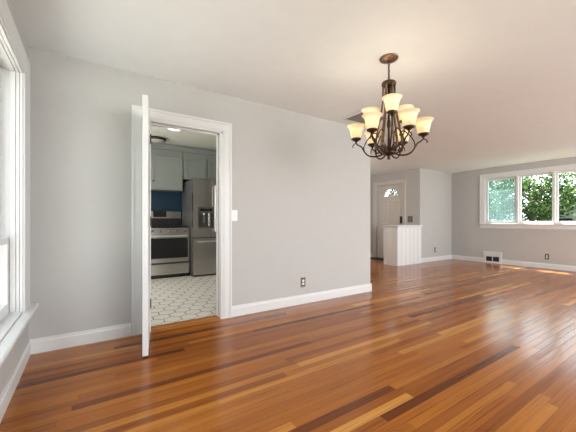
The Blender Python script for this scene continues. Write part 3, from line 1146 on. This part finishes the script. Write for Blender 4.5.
flush_light((1.03, 5.95, KH), 0.155, 'bronze-rimmed flush ceiling light nearer the kitchen wall cabinets', 'bowl')
flush_light((1.13, 4.965, KH), 0.16, 'bronze-rimmed flush ceiling light just inside the kitchen doorway', 'lamp')

hl_ = flush_light((4.75, 5.35, CH), 0.16, 'bronze-rimmed flush ceiling light added unseen in the hall to brighten the front door', 'lamp')
light('hall_fill', 'POINT', 36, (4.75, 5.35, CH - 0.22), (1.0, 0.90, 0.76), shadow_soft_size=0.12)  # unseen fixture and point light, both added to brighten the entry

# ------------------------------------------------------------------ chandelier
CHX, CHY = 2.114, 1.652
ch = thing('chandelier', 'bronze nine-light chandelier with frosted amber bell shades', 'chandelier', (CHX, CHY, 0))
bm = BM()
lathe(bm, [(0.075, CH), (0.078, CH - 0.004), (0.074, CH - 0.014), (0.055, CH - 0.022), (0.030, CH - 0.030), (0.012, CH - 0.034)], 28)
tube(bm, [(-0.006, 0, CH - 0.030), (-0.008, 0, CH - 0.046), (0, 0, CH - 0.055), (0.008, 0, CH - 0.046), (0.006, 0, CH - 0.030)], 0.0022, 6)
obj('canopy', bm, M['copper'], ch, smooth=True)
z = CH - 0.050
bm = BM()
i = 0
while z > 2.262:
    pts = []
    for q in range(14):
        a = 2 * PI * q / 14
        u, v = 0.0075 * math.cos(a), 0.017 * math.sin(a)
        pts.append((u, 0, z - 0.014 + v) if i % 2 else (0, u, z - 0.014 + v))
    tube(bm, pts, 0.0030, 6, 1, closed=True)
    z -= 0.0265
    i += 1
tube(bm, [(0.002, 0.002, CH - 0.03), (0.003, -0.002, 2.34), (0.0, 0.002, 2.23)], 0.0018, 5)
obj('chain', bm, M['bronze'], ch, smooth=True)
bm = BM()
lathe(bm, [(0.006, 2.262), (0.010, 2.250), (0.022, 2.242), (0.052, 2.236), (0.059, 2.228), (0.059, 2.208), (0.050, 2.204)], 24)
obj('crown', bm, M['bronze'], ch, smooth=True)
bm = BM()
lathe(bm, [(0.010, 2.23), (0.010, 1.92), (0.016, 1.90), (0.016, 1.86), (0.010, 1.84), (0.011, 1.70), (0.030, 1.68), (0.048, 1.655),
           (0.050, 1.635), (0.036, 1.618), (0.022, 1.612), (0.010, 1.606), (0.014, 1.598), (0.014, 1.588), (0.004, 1.578)], 20)
obj('hub', bm, M['bronze'], ch, smooth=True)


def radial(a, pts):
    return [(r * math.cos(a), r * math.sin(a), z) for r, z in pts]


for k_ in range(6):
    a = math.radians(14 + 60 * k_)
    bm = BM()
    tube(bm, radial(a, [(0.047, 2.215), (0.047, 2.14), (0.050, 2.06), (0.066, 1.95), (0.092, 1.82), (0.108, 1.72), (0.100, 1.675), (0.060, 1.650), (0.035, 1.645)]), 0.008, 6, flat=(1.35, 0.55))
    obj('slat', bm, M['copper'], ch, smooth=True)

# camera-forward frame angle -> world angle; six lower arms 60 degrees apart
yaw = 0.5833
base_ang = math.radians(-16)
SH = [(0.036, 0.0), (0.042, 0.004), (0.047, 0.020), (0.051, 0.045), (0.055, 0.070), (0.060, 0.086), (0.069, 0.098), (0.077, 0.105), (0.079, 0.111), (0.077, 0.113), (0.070, 0.105), (0.059, 0.090), (0.052, 0.070), (0.048, 0.045), (0.044, 0.020), (0.039, 0.007)]


def add_lamp_end(arm, x, y, z0, power=0.65):
    bm = BM()
    lathe(bm, [(0.006, -0.028), (0.012, -0.022), (0.018, -0.014), (0.040, -0.004), (0.043, 0.006), (0.040, 0.009), (0.012, 0.010)], 20, (x, y, z0))
    obj('lamp_cup', bm, M['bronze'], arm, smooth=True)
    bm = BM()
    lathe(bm, SH, 28, (x, y, z0 + 0.008), cap=False)
    obj('lamp_shade', bm, M['shade'], arm, smooth=True)
    bm = BM()
    lathe(bm, [(0.010, 0.010), (0.011, 0.035), (0.020, 0.045), (0.023, 0.060), (0.017, 0.078), (0.004, 0.085)], 16, (x, y, z0))
    obj('bulb', bm, M['bulb'], arm, smooth=True)
    l = light('bulb_light', 'POINT', power, (x, y, z0 + 0.10), (1.0, 0.86, 0.68), shadow_soft_size=0.02)
    l.parent = arm


# directions: forward f = (sin yaw, cos yaw), right r = (cos yaw, -sin yaw)
def world_angle(phi):        # phi measured from camera right toward camera forward
    vx = math.cos(phi) * math.cos(yaw) + math.sin(phi) * math.sin(yaw)
    vy = -math.cos(phi) * math.sin(yaw) + math.sin(phi) * math.cos(yaw)
    return math.atan2(vy, vx)


def rad_low(a, pts):
    return radial(a, [(r * 0.270 / 0.292, z) for r, z in pts])


for k_ in range(6):
    a = world_angle(base_ang + k_ * PI / 3)
    bm = BM()
    tube(bm, rad_low(a, [(0.040, 1.640), (0.075, 1.618), (0.130, 1.610), (0.185, 1.625), (0.218, 1.660), (0.242, 1.700), (0.270, 1.716), (0.290, 1.732), (0.292, 1.750)]),
         lambda t: 0.0075 - 0.002 * t, 8)
    tube(bm, rad_low(a, [(0.215, 1.655), (0.222, 1.690), (0.205, 1.735), (0.165, 1.785), (0.128, 1.812), (0.100, 1.800), (0.092, 1.775)]), 0.0052, 7)
    tube(bm, rad_low(a, [(0.285, 1.738), (0.310, 1.728), (0.325, 1.710), (0.318, 1.700)]), 0.0045, 7)
    tube(bm, rad_low(a, [(0.045, 1.650), (0.070, 1.690), (0.100, 1.700), (0.120, 1.675), (0.112, 1.645), (0.090, 1.640), (0.085, 1.660), (0.098, 1.668)]), 0.0060, 7)
    arm = obj('arm', bm, M['bronze'], ch, smooth=True)
    add_lamp_end(arm, 0.270 * math.cos(a), 0.270 * math.sin(a), 1.770)
for k_ in range(3):
    a = world_angle(math.radians(-100) + k_ * 2 * PI / 3)
    bm = BM()
    tube(bm, radial(a, [(0.035, 1.655), (0.085, 1.690), (0.135, 1.760), (0.160, 1.830), (0.163, 1.900)]), lambda t: 0.0068 - 0.001 * t, 8)
    arm = obj('arm', bm, M['bronze'], ch, smooth=True)
    add_lamp_end(arm, 0.163 * math.cos(a), 0.163 * math.sin(a), 1.920)

# ------------------------------------------------------------------ outside
bm = BM()
box(bm, -40, 60, -40, 40, -0.60, -0.45)
struct('ground', bm, M['grass'], 'lawn outside the windows', 'lawn')
bm = BM()
box(bm, -9.0, XL - 0.2, -6, 14, -0.47, -0.42)  # made-up pale paving, put here to brighten the left window view
struct('driveway', bm, M['paving'], 'pale concrete driveway added to whiten the view through the tall left window', 'driveway')
bm = BM()
box(bm, XF + 0.10, XF + 0.16 + 0.02, -3.0, 5.2, 2.46, 2.62)
struct('roof_eave', bm, M['siding'], 'roof overhang above the far window', 'eave')


def tree(name, label, x, y, r, z0, zc, n, leafm, leaf=0.13, seed=1, trunk=0.14):
    rnd = random.Random(seed)
    t = thing(name, label, 'tree', (x, y, -0.45), group='trees beyond the far window')
    bm = BM()
    top = zc + r * 0.3
    tube(bm, [(0, 0, 0), (0.05, 0.03, (zc - r) * 0.6 + 0.3), (0.0, -0.05, zc), (0.05, 0, top)], lambda q: trunk * (1 - 0.75 * q), 8)
    for i in range(9):
        a = rnd.uniform(0, 2 * PI)
        zb = rnd.uniform(max(0.8, zc - r * 0.8), zc + 0.2 * r)
        ln = r * rnd.uniform(0.5, 0.85)
        tube(bm, [(0, 0, zb), (ln * 0.5 * math.cos(a), ln * 0.5 * math.sin(a), zb + ln * 0.3), (ln * math.cos(a), ln * math.sin(a), zb + ln * 0.45)], lambda q: trunk * 0.4 * (1 - 0.8 * q), 6, 3)
    obj('trunk', bm, M['bark'], t, smooth=True)
    bm = BM()
    # clumps of leaves
    clumps = []
    for i in range(60):
        while True:
            p = Vector((rnd.uniform(-1, 1), rnd.uniform(-1, 1), rnd.uniform(-1, 1)))
            if 0.25 < p.length < 1:
                break
        clumps.append((Vector((p.x * r, p.y * r, p.z * r * 1.05 + zc)), r * rnd.uniform(0.16, 0.34)))
    for i in range(n):
        c, cr = clumps[rnd.randrange(len(clumps))]
        d = Vector((rnd.gauss(0, 1), rnd.gauss(0, 1), rnd.gauss(0, 1))) * cr * 0.55
        p = c + d
        if p.z < z0:
            continue
        s = leaf * rnd.uniform(0.6, 1.3)
        q = Vector((rnd.gauss(0, 1), rnd.gauss(0, 1), rnd.gauss(0, 1) + 0.3)).normalized()
        e1 = q.orthogonal().normalized()
        e1 = (Matrix.Rotation(rnd.uniform(0, 2 * PI), 3, q) @ e1)
        e2 = q.cross(e1)
        vs = [bm.verts.new(p + e1 * s * 0.5), bm.verts.new(p + e2 * s * 0.30 - q * s * 0.06), bm.verts.new(p - e1 * s * 0.5), bm.verts.new(p - e2 * s * 0.30 - q * s * 0.06)]
        bm.faces.new(vs)
    obj('foliage', bm, leafm, t)
    return t


tree('leafy_tree', 'blue-green tree behind the screened left pane', 17.0, 8.1, 1.9, 0.2, 2.2, 6000, M['leaf_dark'], 0.13, 3)
tree('leafy_tree', 'dense mid-green tree filling the middle pane', 14.6, 4.62, 1.25, 0.75, 2.35, 6200, M['leaf_mid'], 0.12, 5)
tree('leafy_tree', 'pale open tree behind the right-hand pane', 17.5, 3.15, 1.35, 1.1, 2.9, 2600, M['leaf_light'], 0.14, 9)
tree('leafy_tree', 'small tree seen through the fan window of the front door', 13.2, 10.3, 1.1, 0.9, 2.2, 1600, M['leaf_dark'], 0.13, 21)
tree('leafy_tree', 'tall pale tree far behind the left and middle panes', 25.0, 11.0, 3.0, 0.6, 3.2, 4500, M['leaf_light'], 0.24, 12, 0.2)

hs = thing('house', 'white house across the lawn low in the right-hand pane', 'house', (27.0, 5.9, -0.45), 0)
bm = BM()
prism(bm, [(-4.4, 0), (2.2, 0), (2.2, 2.3), (-1.1, 3.6), (-4.4, 2.3)], 0, 6, lambda p, q, a: (a, p, q))
obj('house_walls', bm, M['siding'], hs)
bm = BM()
prism(bm, [(-4.7, 2.2), (-1.1, 3.62), (2.5, 2.2), (2.5, 2.32), (-1.1, 3.76), (-4.7, 2.32)], -0.3, 6.3, lambda p, q, a: (a, p, q))
obj('house_roof', bm, M['roof'], hs)
for y in (-2.9, -0.9, 0.8):
    bm = BM()
    box(bm, -0.03, 0.02, y - 0.42, y + 0.42, 0.75, 1.75)
    obj('house_window', bm, M['black_glass'], hs)
